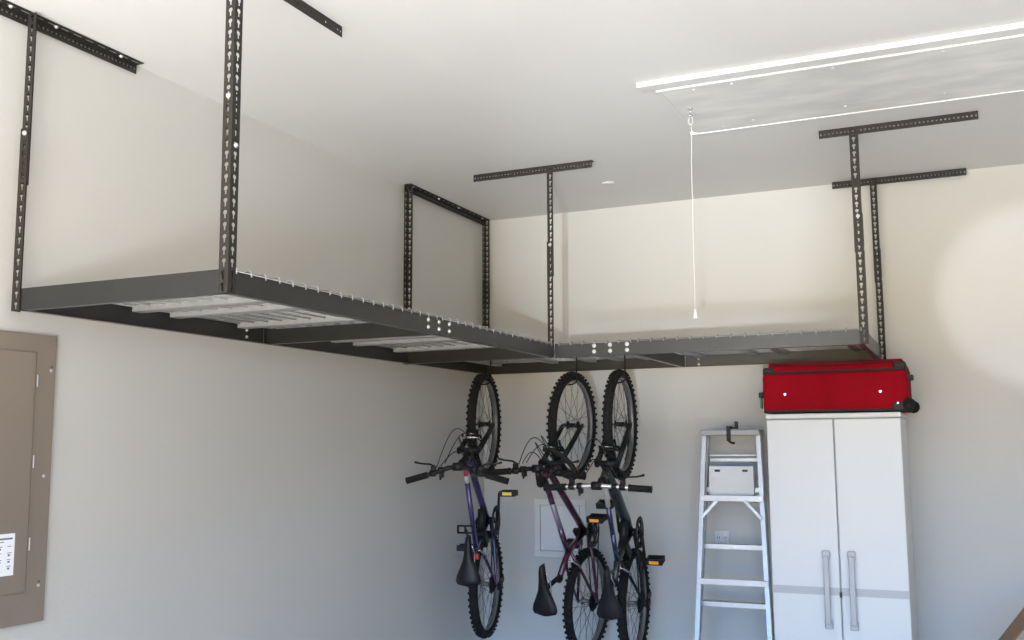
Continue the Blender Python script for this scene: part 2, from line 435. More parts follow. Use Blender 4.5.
for xx in (1.447, 1.483):
    q = part('socket', MB().box((xx - .013, -.0085, 1.052), (xx + .013, -.0062, 1.098), 'plastic', .003), ou)
    part('slot', MB().box((xx - .007, -.0092, 1.073), (xx - .004, -.0086, 1.086), 'seam').box((xx + .004, -.0092, 1.073), (xx + .007, -.0092 + .0006, 1.086), 'seam').disc((xx, -.0086, 1.062), (0, -1, 0), .003, .0006, 'seam', 10), q)

# ------------------------------------------------------------------ cabinet
cb = thing('storage_cabinet', 'tall white plastic storage cabinet with two doors and a grey stripe', 'cabinet', (2.145, -.27, 0))
cx0, cx1, cy0, cy1, ct = 1.820, 2.452, -.475, -.03, 1.742
part('cabinet_body', MB().box((cx0, cy0, .02), (cx1, cy1, ct - .026), 'plastic', .006).box((cx0 + .02, cy0 + .02, 0), (cx1 - .02, cy1, .02), 'greyp'), cb)
part('cabinet_top', MB().box((cx0 - .004, cy0 - .028, ct - .026), (cx1 + .004, cy1 + .002, ct), 'plastic', .008), cb)
mid = 2.143
for (a, b, hx) in ((cx0, mid - .0025, 2.083), (mid + .0025, cx1, 2.200)):
    d = part('door', MB().box((a, cy0 - .024, .03), (b, cy0 - .001, ct - .029), 'plastic', .005), cb)
    part('stripe', MB().box((a + .001, cy0 - .0255, .868), (b - .001, cy0 - .0236, .905), 'greyp'), d)
    h = MB(); yf = cy0 - .024
    for zc in (1.060, .732):
        h.box((hx - .019, yf - .022, zc - .021), (hx + .019, yf - .0005, zc + .021), 'greyp', .006)
    h.box((hx - .0135, yf - .038, .735), (hx + .0135, yf - .020, 1.057), 'greyp', .006)
    part('handle', h, d)
part('latch_catch', MB().box((mid - .006, cy0 - .029, .86), (mid + .006, cy0 - .0245, .885), 'seam', .001), cb)

# ------------------------------------------------------------------ suitcase
sx0, sx1, sy0, sy1, sz0, sz1 = 1.806, 2.490, -.500, -.11, ct + .0005, ct + .208
sc_ = thing('suitcase', 'red fabric suitcase with black trim lying flat on top of the white cabinet', 'suitcase', (2.16, -.3, ct))
part('shell', MB().box((sx0, sy0, sz0 + .006), (sx1, sy1, sz1), 'red', .022), sc_)
def ringbox(z, g, r, m, c=.03):
    pts = []
    for (px, py, a0) in ((sx1 - c, sy0 + c, -PI / 2), (sx1 - c, sy1 - c, 0), (sx0 + c, sy1 - c, PI / 2), (sx0 + c, sy0 + c, PI)):
        for k in range(6):
            a = a0 + PI / 2 * k / 5; pts.append((px + (c + g) * math.cos(a), py + (c + g) * math.sin(a), z))
    return MB().tube(pts, r, m, 8, closed=True)
part('piping', ringbox(sz1 - .002, -.006, .0062, 'blackf'), sc_)
part('piping', ringbox(sz0 + .012, -.004, .0062, 'blackf'), sc_)
# domed lid with sloping sides
lid = MB(); bmv = []
for (g, z) in ((-.004, sz1), (-.012, sz1 + .020), (-.030, sz1 + .045), (-.05, sz1 + .050)):
    ring = []
    for (px, py, a0) in ((sx1 - .03, sy0 + .03, -PI / 2), (sx1 - .03, sy1 - .03, 0), (sx0 + .03, sy1 - .03, PI / 2), (sx0 + .03, sy0 + .03, PI)):
        for k in range(6):
            a = a0 + PI / 2 * k / 5
            kk = .9 if px < 2 else .45
            ring.append(lid.bm.verts.new((px + .03 * math.cos(a) + g * (1.6 if px < 2 else .6) * (1 if math.cos(a) > .01 else -1 if math.cos(a) < -.01 else 0), py + .03 * math.sin(a) + g * (1 if math.sin(a) > .01 else -1 if math.sin(a) < -.01 else 0), z)))
    bmv.append(ring)
fs = []
for i in range(3):
    for k in range(24): fs.append(lid.bm.faces.new((bmv[i][k], bmv[i][(k + 1) % 24], bmv[i + 1][(k + 1) % 24], bmv[i + 1][k])))
fs.append(lid.bm.faces.new(bmv[3])); fs.append(lid.bm.faces.new(bmv[0][::-1])); lid._tag(fs, 'red')
part('lid', lid, sc_)
for (a, b) in ((sx0 + .004, sx0 + .062), (sx1 - .062, sx1 - .002)):
    part('corner_guard', MB().box((a, sy0 + .002, sz1 - .004), (b, sy0 + .07, sz1 + (.036 if a > 2 else .026)), 'blackf', .012), sc_)
part('front_pocket_zip', MB().tube([(sx0 + .05, sy0 + .018, sz1 + .036), (sx1 - .05, sy0 + .014, sz1 + .036)], .003, 'blackf', 6), sc_)
for (x, z) in ((1.918, sz0 + .097), (2.368, sz0 + .099)):
    part('stud', MB().disc((x, sy0 + .001, z), (0, -1, 0), .0075, .007, 'chrome', 14), sc_)
# wheel housing with wheel
for yy in (sy0 + .028, sy1 - .028):
    hs = MB(); s_ = -1 if yy < -.3 else 1
    hs.box((sx1 - .072, yy - .030 if s_ < 0 else yy - .004, sz0 + .004), (sx1 + .000, yy + .004 if s_ < 0 else yy + .030, sz0 + .052), 'blackp', .010)
    p_ = part('wheel_housing', hs, sc_)
    part('wheel', MB().lathe([(.009, -.011), (.027, -.011), (.0315, -.007), (.0315, .007), (.027, .011), (.009, .011)], 'rubber', (sx1 + .004, yy + s_ * .020, sz0 + .033), (0, 1, 0), 28, close=True)
         .lathe([(.0001, -.0125), (.007, -.0125), (.018, -.0118), (.018, .0118), (.0001, .0125)], 'rubber', (sx1 + .004, yy + s_ * .020, sz0 + .033), (0, 1, 0), 16), sc_)
part('stud', MB().disc((sx1 - .045, sy0 - .0001, sz0 + .042), (0, -1, 0), .0055, .006, 'chrome', 12), sc_)
part('carry_handle', MB().tube([(sx0 + .004, -.40, sz0 + .105), (sx0 - .014, -.39, sz0 + .112), (sx0 - .022, -.34, sz0 + .112), (sx0 - .022, -.26, sz0 + .112), (sx0 - .014, -.21, sz0 + .112), (sx0 + .004, -.20, sz0 + .105)], .008, 'blackf', 8), sc_)
part('strap_buckle', MB().box((sx0 - .026, -.47, sz0 + .082), (sx0 - .001, -.43, sz0 + .112), 'blackf', .006), sc_)
part('luggage_tag', MB().box((sx0 - .020, -.468, sz0 + .03), (sx0 - .012, -.43, sz0 + .085), 'green', .002), sc_)
part('side_latch', MB().box((sx1 - .004, -.47, sz0 + .150), (sx1 + .028, -.43, sz0 + .178), 'blackf', .006), sc_)

# ------------------------------------------------------------------ stepladder, folded and leaning at the back wall
ld = thing('stepladder', 'silver aluminium stepladder standing folded against the back wall', 'stepladder', (1.6, -.3, 0))
def fy(z): return -.205 - .21 * (1 - z / 1.66)          # near frame leans
def lx(z): return 1.3715 + (.0605) * (z / 1.66)
def rx(z): return 1.796 - (.076) * (z / 1.66)
def railbar(fx, dy, z0, z1, inward, w=.021, dep=.020):
    a = V((fx(z0), fy(z0) + dy, z0)); b = V((fx(z1), fy(z1) + dy, z1)); d = (b - a).normalized()
    s = V((inward, 0, 0)); n = d.cross(s).normalized()
    if n.y > 0: n = -n
    m = MB(); mid_ = (a + b) / 2; L = (b - a).length / 2
    m.obox(mid_, (d, s, n), (L, w / 2, .0012), 'alu')                     # web facing the viewer
    m.obox(mid_ + s * (w / 2) - n * dep / 2, (d, s, n), (L, .0012, dep / 2), 'alu')
    m.obox(mid_ - s * (w / 2) - n * dep / 2, (d, s, n), (L, .0012, dep / 2), 'alu')
    return m
for fx, s in ((lx, 1), (rx, -1)):
    r_ = part('rear_rail', railbar(fx, 0, .02, 1.655, s), ld)
    part('rubber_foot', MB().box((fx(0) - .018, fy(0) - .016, 0), (fx(0) + .018, fy(0) + .024, .035), 'blackp', .004), r_)
    r_ = part('step_rail', railbar(lambda z, fx=fx, s=s: fx(z) - (s * (.004 + .022 * (1 - z / 1.66)) if s > 0 else .010), .085, .02, 1.64, s, .022, .034), ld)
    part('rubber_foot', MB().box((fx(0) - (.026 if s > 0 else .012) - .016, fy(0) + .070, 0), (fx(0) - (.026 if s > 0 else .012) + .016, fy(0) + .130, .035), 'blackp', .004), r_)
def hbar(z, dy, h, dep, name='brace_bar', inset=0.0):
    y = fy(z) + dy
    m = MB().box((lx(z) - .010 + inset, y - dep / 2, z - h / 2), (rx(z) + .010 - inset, y + dep / 2, z + h / 2), 'alu', .001)
    p_ = part(name, m, ld)
    for x in (lx(z) + .004 + inset, rx(z) - .004 - inset) if name == 'brace_bar' else ((lx(z) + rx(z)) / 2,):
        part('rivet', MB().disc((x, y - dep / 2, z), (0, -1, 0), .005, .003, 'bolt', 10), p_)
for z in (1.308, .880, .46): hbar(z, -.008, .030, .010)
for z in (1.350, 1.052, .757, .46, .17): hbar(z, .092, .026, .060, 'step', .010)
for fx, s_ in ((lx, 1), (rx, -1)):
    p0 = V((fx(1.2) + s_ * .004, fy(1.2) - .010, 1.205)); p1 = V((fx(1.3) + s_ * .085, fy(1.3) - .016, 1.296)); d_ = (p1 - p0)
    part('diagonal_brace', MB().obox((p0 + p1) / 2, (d_, (0, 1, 0), d_.cross(V((0, 1, 0)))), (d_.length / 2, .003, .0085), 'alu', .001), ld)
tc_ = MB().box((lx(1.66) - .014, fy(1.66) - .018, 1.640), (rx(1.66) + .010, fy(1.66) + .115, 1.670), 'zinc', .004)
part('top_cap', tc_, ld)
part('spreader_bar', MB().box((lx(1.52) + .01, fy(1.52) + .10, 1.500), (rx(1.52) - .01, fy(1.52) + .108, 1.516), 'alu').box((lx(1.5) + .01, fy(1.5) + .10, 1.530), (rx(1.5) - .01, fy(1.5) + .108, 1.536), 'alu'), ld)
sh = MB(); ys = fy(1.4) + .030; hx0, hx1, hz0, hz1 = 1.453, 1.690, 1.322, 1.476
for (a, b, c, d) in ((hx0, hx1, hz0, 1.446), (hx0, hx1, 1.458, hz1), (hx0, 1.482, 1.446, 1.458), (1.512, 1.630, 1.446, 1.458), (1.660, hx1, 1.446, 1.458)):
    sh.box((a, ys, c), (b, ys + .004, d), 'plastic')
sh.box((hx0, ys + .004, hz1 - .004), (hx1, ys + .022, hz1), 'plastic'); sh.box((hx0, ys + .004, hz0), (hx1, ys + .022, hz0 + .004), 'plastic')
sh.box((hx0, ys + .004, hz0), (hx0 + .004, ys + .022, hz1), 'plastic'); sh.box((hx1 - .004, ys + .004, hz0), (hx1, ys + .022, hz1), 'plastic')
sh.box((hx0 + .005, ys + .010, 1.43), (hx1 - .005, ys + .012, 1.47), 'seam')
o = part('pail_shelf', sh, ld); o['label'] = 'white pail shelf folded upright with two dark hand slots'
for dx in (-.10, .10):
    part('shelf_pivot', MB().tube([(1.5715 + dx * 1.17, ys - .004, 1.33), (1.5715 + dx * 1.22, ys - .004, 1.285)], .005, 'bolt', 8), ld)
cl = thing('spring_clamp', 'small black clamp gripping the top of the stepladder', 'clamp', (1.575, -.2, 1.672))
yk = fy(1.66) + .002
km = MB().box((1.560, yk - .040, 1.610), (1.580, yk - .024, 1.690), 'blackp', .003).box((1.560, yk - .030, 1.674), (1.582, yk + .03, 1.690), 'blackp', .003).box((1.592, yk + .02, 1.674), (1.610, yk + .034, 1.715), 'blackp', .003).box((1.575, yk + .01, 1.674), (1.610, yk + .030, 1.684), 'blackp', .003)
part('jaw', km, cl)
part('lever', MB().tube([(1.570, yk - .034, 1.612), (1.585, yk - .040, 1.601), (1.604, yk - .042, 1.598)], .006, 'blackp', 8), cl)

# ------------------------------------------------------------------ carton at the lower right
cd = thing('cardboard_box', 'brown cardboard box with an open flap by the back wall', 'box', (3.17, -.60, 0))
bx0, bx1, by0, by1, bz = 2.935, 3.43, -.82, -.38, .845
w_ = .005
part('carton', MB().box((bx0, by0, 0), (bx1, by0 + w_, bz), 'card').box((bx0, by1 - w_, 0), (bx1, by1, bz), 'card').box((bx0, by0, 0), (bx0 + w_, by1, bz), 'card').box((bx1 - w_, by0, 0), (bx1, by1, bz), 'card').box((bx0, by0, 0), (bx1, by1, w_), 'card'), cd)
part('flap', MB().obox((bx0 - .075, (by0 + by1) / 2, bz - .100), ((.6, 0, .8), (0, 1, 0), (-.8, 0, .6)), (.125, (by1 - by0) / 2 - .003, .0025), 'card'), cd)
part('flap', MB().obox((bx1 + .075, (by0 + by1) / 2, bz - .100), ((-.6, 0, .8), (0, 1, 0), (.8, 0, .6)), (.125, (by1 - by0) / 2 - .003, .0025), 'card'), cd)

# ------------------------------------------------------------------ bicycles
R_ = .287
def make_wheel(root, name, ox, rear):
    rim = MB().lathe([(.236, -.008), (.240, -.0125), (.252, -.0125), (.252, .0125), (.240, .0125), (.236, .008)], 'rim', (ox, 0, 0), (0, 1, 0), 64, close=True)
    w = rim.build(name, root)
    ty = MB(); prof = [(.262 + .0205 * math.cos(a), .0245 * math.sin(a)) for a in [2 * PI * k / 14 for k in range(14)]]
    ty.lathe(prof, 'rubber', (ox, 0, 0), (0, 1, 0), 64, close=True)
    n = 50
    for k in range(n):
        for j, (ph, half) in enumerate(((0.0, (.0066, .0060, .0045)), (.80, (.0060, .0050, .0060)), (-.80, (.0060, .0050, .0060)))):
            a = 2 * PI * (k + (.5 if j else 0)) / n
            rad = V((math.cos(a), 0, math.sin(a))); tan = V((-math.sin(a), 0, math.cos(a)))
            nrm = rad * math.cos(ph) + V((0, math.sin(ph), 0)); nrm.normalize()
            c = V((ox, 0, 0)) + rad * (.262 + .0235 * math.cos(ph)) + V((0, .0275 * math.sin(ph), 0))
            ty.obox(c, (tan, nrm.cross(tan), nrm), half, 'rubber')
    ty.build('tyre', w)
    hb = MB().lathe([(.0001, -.052), (.005, -.052), (.005, -.034), (.022, -.032), (.022, -.029), (.012, -.026), (.012, .026), (.022, .029), (.022, .032), (.005, .034), (.005, .052), (.0001, .052)], 'blackp' if not rear else 'rim', (ox, 0, 0), (0, 1, 0), 20)
    hb.build('hub', w)
    proto = {}
    for side in (-1, 1):
        for cr in (-1, 1):
            b = MB(); a = cr * 1.25
            b.tube([(.020 * math.cos(a), side * .030, .020 * math.sin(a)), (.238, side * .002, 0)], .0014, 'spoke', 5)
            proto[(side, cr)] = b
    first = {}
    for k in range(28):
        side = 1 if k % 2 else -1; cr = 1 if (k // 2) % 2 else -1; key = (side, cr)
        if key not in first: o = proto[key].build('spoke', w); first[key] = o
        else: o = first[key].copy(); C.objects.link(o); o.parent = w
        o.location = (ox, 0, 0); o.rotation_euler = (0, 2 * PI * k / 28, 0)
    if rear:
        cs = MB()
        for i in range(6):
            r = .050 - .0055 * i; y = -.030 - .0035 * i
            pr = []
            cs.lathe([(.012, y), (r, y), (r, y - .0018), (.012, y - .0018)], 'blackp', (ox, 0, 0), (0, 1, 0), 26, smooth=False)
            for q in range(18):
                a = 2 * PI * q / 18; cs.obox((ox + (r + .001) * math.cos(a), y - .0009, (r + .001) * math.sin(a)), ((math.cos(a), 0, math.sin(a)), (0, 1, 0), (-math.sin(a), 0, math.cos(a))), (.003, .0008, .003), 'blackp')
        cs.build('cassette', w)
    return w

def make_bike(label, F, X, Z, wb, cfg):
    X = V(X).normalized(); Z = V(Z); Y = Z.cross(X).normalized(); Z = X.cross(Y)
    base = V(F) - X * (wb + R_)
    root = thing('bicycle', label, 'bicycle', group=None)
    root.matrix_world = Matrix(((X.x, Y.x, Z.x, base.x), (X.y, Y.y, Z.y, base.y), (X.z, Y.z, Z.z, base.z), (0, 0, 0, 1)))
    o = wb + R_                                                  # local x of the front axle
    fc, dc = cfg['col'], cfg.get('down', cfg['col'])
    def P(x, z, y=0): return V((o + x, y, z))
    make_wheel(root, 'front_wheel', o, False); make_wheel(root, 'rear_wheel', o - wb, True)
    BB = P(-wb * .61, -.035); HB = P(-.150, .330); HT = P(-.188, .425); SC = P(*cfg['sc']); ST = P(-wb * .61 - .135, cfg.get('sz', .36))
    RA = P(-wb, 0)
    # frame
    fm = MB()
    fm.tube([HB, HT], .020, cfg.get('head', fc), 14)
    a = HT.lerp(HB, .25)
    if cfg.get('curve'): top = [a, a.lerp(SC, .3) + V((0, 0, -.02)), a.lerp(SC, .7) + V((0, 0, -.03)), SC]
    else:
        q0, q1 = cfg.get('split', (.33, .66)); top = [a, a.lerp(SC, q0), a.lerp(SC, q1), SC]
    tr = cfg.get('tr', .014)
    for i, mm in enumerate(cfg['topcols']):
        fm.tube([top[i], top[i + 1]], tr, mm, 12)
    b = HB.lerp(HT, .15); fm.tube([b, b.lerp(BB, .25), b.lerp(BB, .75), BB], [.017, cfg.get('dr', .019), cfg.get('dr', .019), .019], dc, 12)
    fm.tube([BB, SC, ST], [.017, .016, .016], fc, 12)
    fm.tube([BB + V((0, -.036, 0)), BB + V((0, .036, 0))], .021, 'blackp', 14)
    for s in (-1, 1):
        fm.tube([BB + V((0, s * .018, 0)), BB.lerp(RA, .4) + V((0, s * .040, -.006)), RA + V((.02, s * .058, 0)), RA + V((-.012, s * .060, 0))], [.010, .010, .008, .007], cfg.get('stay', fc), 8)
        fm.tube([SC + V((0, s * .012, -.01)), SC.lerp(RA, .3) + V((0, s * .040, .01)), RA + V((.01, s * .058, .015)), RA + V((0, s * .060, 0))], [.009, .009, .007, .007], cfg.get('stay', fc), 8)
    fm.build('frame', root)
    # fork
    fk = MB()
    crown = P(-.125, .300)
    for s in (-1, 1):
        fk.tube([P(.0, -.012, s * .054), P(-.002, .02, s * .055), P(-.045, .11, s * .054), crown + V((0, s * .052, 0))], [.009, .012, .0138, .0138], cfg.get('fork', 'blackp'), 12)
        fk.tube([crown + V((0, s * .052, 0)) + V((.025, 0, -.06)), crown + V((-.012, s * .052, .028))], .0115, 'blackp', 10)
    fk.tube([crown + V((0, -.062, .012)), crown + V((-.004, 0, .022)), crown + V((0, .062, .012))], .016, cfg.get('fork', 'blackp'), 10)
    fk.tube([crown + V((0, 0, .015)), HB], .015, 'blackp', 10)
    fk.tube([P(.0, 0, -.066), P(.0, 0, .066)], .005, 'chrome', 8)
    # brake arch
    fk.tube([crown + V((.045, -.050, -.06)), crown + V((.062, -.040, -.012)), crown + V((.066, 0, .004)), crown + V((.062, .040, -.012)), crown + V((.045, .050, -.06))], .007, cfg.get('arch', 'rim'), 8)
    fk.build('fork', root)
    br = MB()
    for s in (-1, 1):
        br.tube([crown + V((.040, s * .048, -.062)), crown + V((.072, s * .050, -.035)), crown + V((.082, s * .030, .018))], [.007, .006, .005], 'blackp', 8)
        br.obox(crown + V((.078, s * .028, -.060)), ((1, 0, .4), (0, 1, 0), (-.4, 0, 1)), (.028, .005, .006), 'rubber', .002)
    br.tube([crown + V((.082, -.034, .018)), crown + V((.088, 0, .030)), crown + V((.082, .034, .018))], .0025, 'chrome', 6)
    br.build('brake', root)
    # stem and handlebar
    bar = P(*cfg['bar'])
    sm = MB(); sm.tube([HT, HT + (HT - HB).normalized() * .035], .0185, 'blackp', 12)
    tp = HT + (HT - HB).normalized() * .030
    sm.tube([tp, bar], [.017, .015], 'blackp', 12); sm.tube([bar + V((0, -.024, 0)), bar + V((0, .024, 0))], .021, 'blackp', 12)
    sm.build('stem', root)
    hw = cfg['hw']; rise, sweep = cfg.get('rise', 0), cfg.get('sweep', .03)
    hr = (lambda y: bar + V((-sweep * max(0, abs(y) - .03) / hw * 1.3 - (0 if abs(y) < .1 else rise * .3), y, 0 if abs(y) < .05 else rise * min(1, (abs(y) - .05) / .06))))
    ys_ = [-hw, -.2, -.11, -.05, 0, .05, .11, .2, hw]
    hb = MB().tube([hr(y) for y in ys_], .0115, cfg['barcol'], 12).build('handlebar', root)
    for s in (-1, 1):
        MB().tube([hr(s * (hw - .105)), hr(s * (hw - .10)), hr(s * (hw + .004)), hr(s * (hw + .006))], [.0185, .0165, .0165, .0185], 'rubber', 12).build('grip', hb)
        c = hr(s * (hw - .135)); lv = MB()
        lv.tube([c + V((0, -.014, 0)), c + V((0, .014, 0))], .0165, 'blackp', 12)
        lv.obox(c + V((.018, 0, -.010)), ((1, 0, 0), (0, 1, 0), (0, 0, 1)), (.018, .013, .010), 'blackp', .004)
        lv.tube([c + V((.030, -s * .012, -.012)), c + V((.045, s * .02, -.018)), c + V((.048, s * .07, -.020)), c + V((.055, s * .105, -.024))], [.006, .005, .0045, .006], cfg.get('levercol', 'blackp'), 8)
        lv.build('brake_lever', hb)
        c2 = hr(s * (hw - .175)); MB().tube([c2 + V((0, -.012, 0)), c2 + V((0, .012, 0))], .016, 'blackp', 12).obox(c2 + V((-.014, 0, -.014)), ((1, 0, 0), (0, 1, 0), (0, 0, 1)), (.026, .012, .011), 'blackp', .004).tube([c2 + V((-.030, 0, -.02)), c2 + V((-.052, s * .010, -.016))], .005, 'blackp', 8).build('shifter', hb)
    if cfg.get('bar_end'):
        q = [hr(-.20), bar + V((-.02, -.225, .02)), bar + V((.03, -.205, .03)), bar + V((.075, -.165, .03)), bar + V((.105, -.10, .02)), bar + V((.10, -.05, .01))]
        MB().tube(q, [.011, .013, .013, .012, .012, .010], 'rubber', 10).build('bar_end', hb)
    if cfg.get('shock'):
        c0 = SC.lerp(BB, .45); c1 = HB.lerp(BB, .72)
        sk = MB().tube([c0, c0.lerp(c1, .2), c0.lerp(c1, .22), c0.lerp(c1, .8), c0.lerp(c1, .82), c1], [.010, .010, .024, .024, .010, .010], 'blackp', 12)
        sk.obox(BB.lerp(SC, .5) + V((-.02, 0, -.01)), ((1, 0, .8), (0, 1, 0), (-.8, 0, 1)), (.055, .026, .028), 'blackp', .008)
        sk.build('shock_absorber', root)
    # headset, brake hardware and cable guides packed round the crown
    hs = MB(); hs.tube([HB - (HT - HB).normalized() * .022, HB + (HT - HB).normalized() * .006], .026, 'blackp', 14); hs.tube([HT - (HT - HB).normalized() * .006, HT + (HT - HB).normalized() * .022], .025, 'blackp', 14)
    hs.build('headset', root)
    # cables
    rr = random.Random(cfg['seed'])
    for s in (-1, 1):
        for q in range(3):
            c = hr(s * (hw - .14 - .02 * q)) + V((.03, -s * .012, -.012)); e = (crown + V((.085, s * .01, .03))) if q == 0 else (HB + V((-.03, s * .018, -.02))) if q == 1 else (crown + V((.02, -s * .045, .01)))
            bow = V((rr.uniform(.05, .11), -s * .02, rr.uniform(.02, .06)))
            pts = []
            for k in range(13):
                t = k / 12; p = c.lerp(e, t) + bow * math.sin(PI * t) * 1.1; pts.append(p)
            MB().tube(pts, .0024, 'blackp', 6).build('cable', root)
    # saddle and post
    SM = P(cfg['sad'][0], cfg['sad'][1])
    spm = MB().tube([ST - (ST - BB).normalized() * .03, SM + V((0, 0, -.045))], .0125, cfg.get('postcol', 'blackp'), 12)
    spm.tube([ST - (ST - BB).normalized() * .01, ST + (ST - BB).normalized() * .012], .019, 'blackp', 12)
    spm.build('seat_post', root)
    sd = MB(); SL = [(.140, .004, -.006), (.132, .015, 0), (.10, .020, .004), (.05, .024, .004), (0, .034, .002), (-.04, .052, .002), (-.08, .070, .006), (-.11, .076, .008), (-.130, .066, .006), (-.140, .030, -.002)]
    rings = []
    for (x, w, z) in [(a_ * .93, b_ * .88, c_) for a_, b_, c_ in SL]:
        ring = []
        for k in range(16):
            a = 2 * PI * k / 16; cy, sn = math.cos(a), math.sin(a)
            th = .012 if sn > 0 else .030
            ring.append(sd.bm.verts.new(SM + V((x, w * (abs(cy) ** .7) * (1 if cy > 0 else -1), z + th * sn - (.010 * cy * cy if sn > 0 else 0)))))
        rings.append(ring)
    fs = []
    for i in range(len(rings) - 1):
        for k in range(16): fs.append(sd.bm.faces.new((rings[i][k], rings[i][(k + 1) % 16], rings[i + 1][(k + 1) % 16], rings[i + 1][k])))
    fs += [sd.bm.faces.new(rings[0][::-1]), sd.bm.faces.new(rings[-1])]; sd._tag(fs, 'saddle', True)
    so = sd.build('saddle', root)
    rl = MB()
    for s in (-1, 1): rl.tube([SM + V((.10, s * .008, -.012)), SM + V((.04, s * .020, -.042)), SM + V((-.06, s * .022, -.042)), SM + V((-.11, s * .03, -.015))], .0035, 'chrome', 8)
    rl.build('saddle_rail', so)
    # drivetrain
    ca = cfg['crank']; cd_ = V((math.cos(ca), 0, math.sin(ca)))
    cr = MB()
    for (r, y) in ((.080, -.052), (.066, -.045)):
        cr.lathe([(r - .014, y), (r, y), (r, y - .003), (r - .014, y - .003)], 'blackp', BB, (0, 1, 0), 40, smooth=False, close=True)
        for q in range(36):
            a = 2 * PI * q / 36; cr.obox(BB + V(((r + .002) * math.cos(a), y - .0015, (r + .002) * math.sin(a))), ((math.cos(a), 0, math.sin(a)), (0, 1, 0), (-math.sin(a), 0, math.cos(a))), (.0035, .001, .003), 'blackp')
    for q in range(5):
        a = 2 * PI * q / 5 + ca; cr.obox(BB + V((.036 * math.cos(a), -.054, .036 * math.sin(a))), ((math.cos(a), 0, math.sin(a)), (0, 1, 0), (-math.sin(a), 0, math.cos(a))), (.034, .003, .008), 'blackp')
    cs = cr.build('chainring', root)
    for s, d in ((-1, cd_), (1, -cd_)):
        am = MB().tube([BB + V((0, s * .040, 0)), BB + V((0, s * .062, 0))], .016, 'blackp', 12)
        am.tube([BB + V((0, s * .062, 0)), BB + d * .155 + V((0, s * .070, 0))], [.014, .011], 'blackp', 8, flat=.6)
        am.build('crank_arm', cs)
        pcn = BB + d * .152 + V((0, s * .125, 0))
        pd = MB().tube([pcn + V((0, -s * .055, 0)), pcn + V((0, s * .04, 0))], .006, 'blackp', 8)
        tilt = cfg.get('ptilt', .0); ux = V((math.cos(tilt), 0, math.sin(tilt))); uz = V((-math.sin(tilt), 0, math.cos(tilt)))
        for q in (-1, 1):
            pd.obox(pcn + uz * q * .033, (ux, (0, 1, 0), uz), (.016, .046, .006), 'blackp', .003)
        for q in (-1, 1):
            pd.obox(pcn + V((0, q * .042, 0)), (ux, (0, 1, 0), uz), (.013, .005, .036), 'blackp', .003)
        po = pd.build('pedal', root)
        if s in cfg.get('refl', (-1, 1)):
            for q in (-1, 1): MB().obox(pcn + uz * q * .0402, (ux, (0, 1, 0), uz), (.0085, .026, .0018), cfg['pcol'], .001).build('reflector', po)
    # chain
    chn = []
    for k in range(13):
        a = PI / 2 - PI * k / 12 + 0; chn.append(BB + V((.079 * math.cos(a), -.050, .079 * math.sin(a))))
    for k in range(9):
        a = -PI / 2 - PI * k / 8; chn.append(RA + V((.040 * math.cos(a), -.040, .040 * math.sin(a) - (.0 if k > 4 else .0))))
    MB().tube(chn, .0035, 'blackp', 6, closed=True).build('chain', root)
    dm = MB(); dm.obox(RA + V((-.015, -.066, -.045)), ((1, 0, .3), (0, 1, 0), (-.3, 0, 1)), (.018, .012, .026), 'blackp', .005)
    dm.obox(RA + V((.006, -.060, -.095)), ((1, 0, 0), (0, 1, 0), (0, 0, 1)), (.012, .005, .040), 'blackp', .003)
    for zz in (-.065, -.125): dm.disc(RA + V((.006, -.066, zz)), (0, 1, 0), .016, .008, 'blackp', 14)
    dm.build('derailleur', root)
    rbk = MB()
    rc = SC.lerp(RA, .28)
    for s in (-1, 1): rbk.tube([rc + V((0, s * .045, .01)), rc + V((.02, s * .052, .035)), rc + V((.045, s * .025, .050))], [.006, .006, .004], 'rim', 8)
    rbk.tube([rc + V((.045, -.03, .050)), rc + V((.052, 0, .052)), rc + V((.045, .03, .050))], .003, 'chrome', 6)
    rbk.build('brake', root)
    if cfg.get('rear_reflector'):
        q = ST.lerp(SM, .25) + V((-.005, cfg['rear_reflector'], -.02))
        rm = MB().tube([q + V((.04, 0, .0)), q], .004, 'blackp', 8); rm.obox(q, ((1, 0, 0), (0, 1, 0), (0, 0, 1)), (.017, .024, .008), 'blackp', .003)
        ro = rm.build('reflector_holder', root)
        MB().obox(q + V((0, 0, .0092)), ((1, 0, 0), (0, 1, 0), (0, 0, 1)), (.014, .020, .002), 'redr', .002).build('reflector', ro)
    if cfg.get('rear_rack'):
        q = SM + V((.160, .015, -.02))
        rk_ = MB()
        for dx in (-.018, .018): rk_.tube([q + V((dx, -.035, 0)), q + V((dx, .045, 0))], .005, 'blackp', 8)
        for yy_ in (-.035, .005, .045): rk_.tube([q + V((-.022, yy_, 0)), q + V((.022, yy_, 0))], .006, 'blackp', 8)
        rk_.tube([q, ST], .006, 'blackp', 8)
        rk_.build('lock_bracket', root)
    return root

def hook(F, X, label):
    """vinyl-dipped hook hanging from the rack deck and cradling the top of a front rim"""
    X = V(X).normalized()
    t = V(F) + X * .2325                                # just under the rim's inner edge
    root = thing('bicycle_hook', label, 'hook', (t.x, t.y, DT), 'bicycle hooks under the back rack')
    ox = t.x + .043
    pts = [(ox, t.y, DT + .014), (ox, t.y, t.z + .03)] + [(t.x + .043 * math.cos(a), t.y, t.z + .012 - .022 * math.sin(a) + .0) for a in [PI * k / 8 for k in range(9)]] + [(t.x - .043, t.y, t.z + .035)]
    part('hook_arm', MB().tube(pts, .0040, 'rubber', 8), root)
    part('hook_end', MB().tube([(ox - .025, t.y, DT + .014), (ox + .025, t.y, DT + .014)], .004, 'bolt', 8), root)
    return root

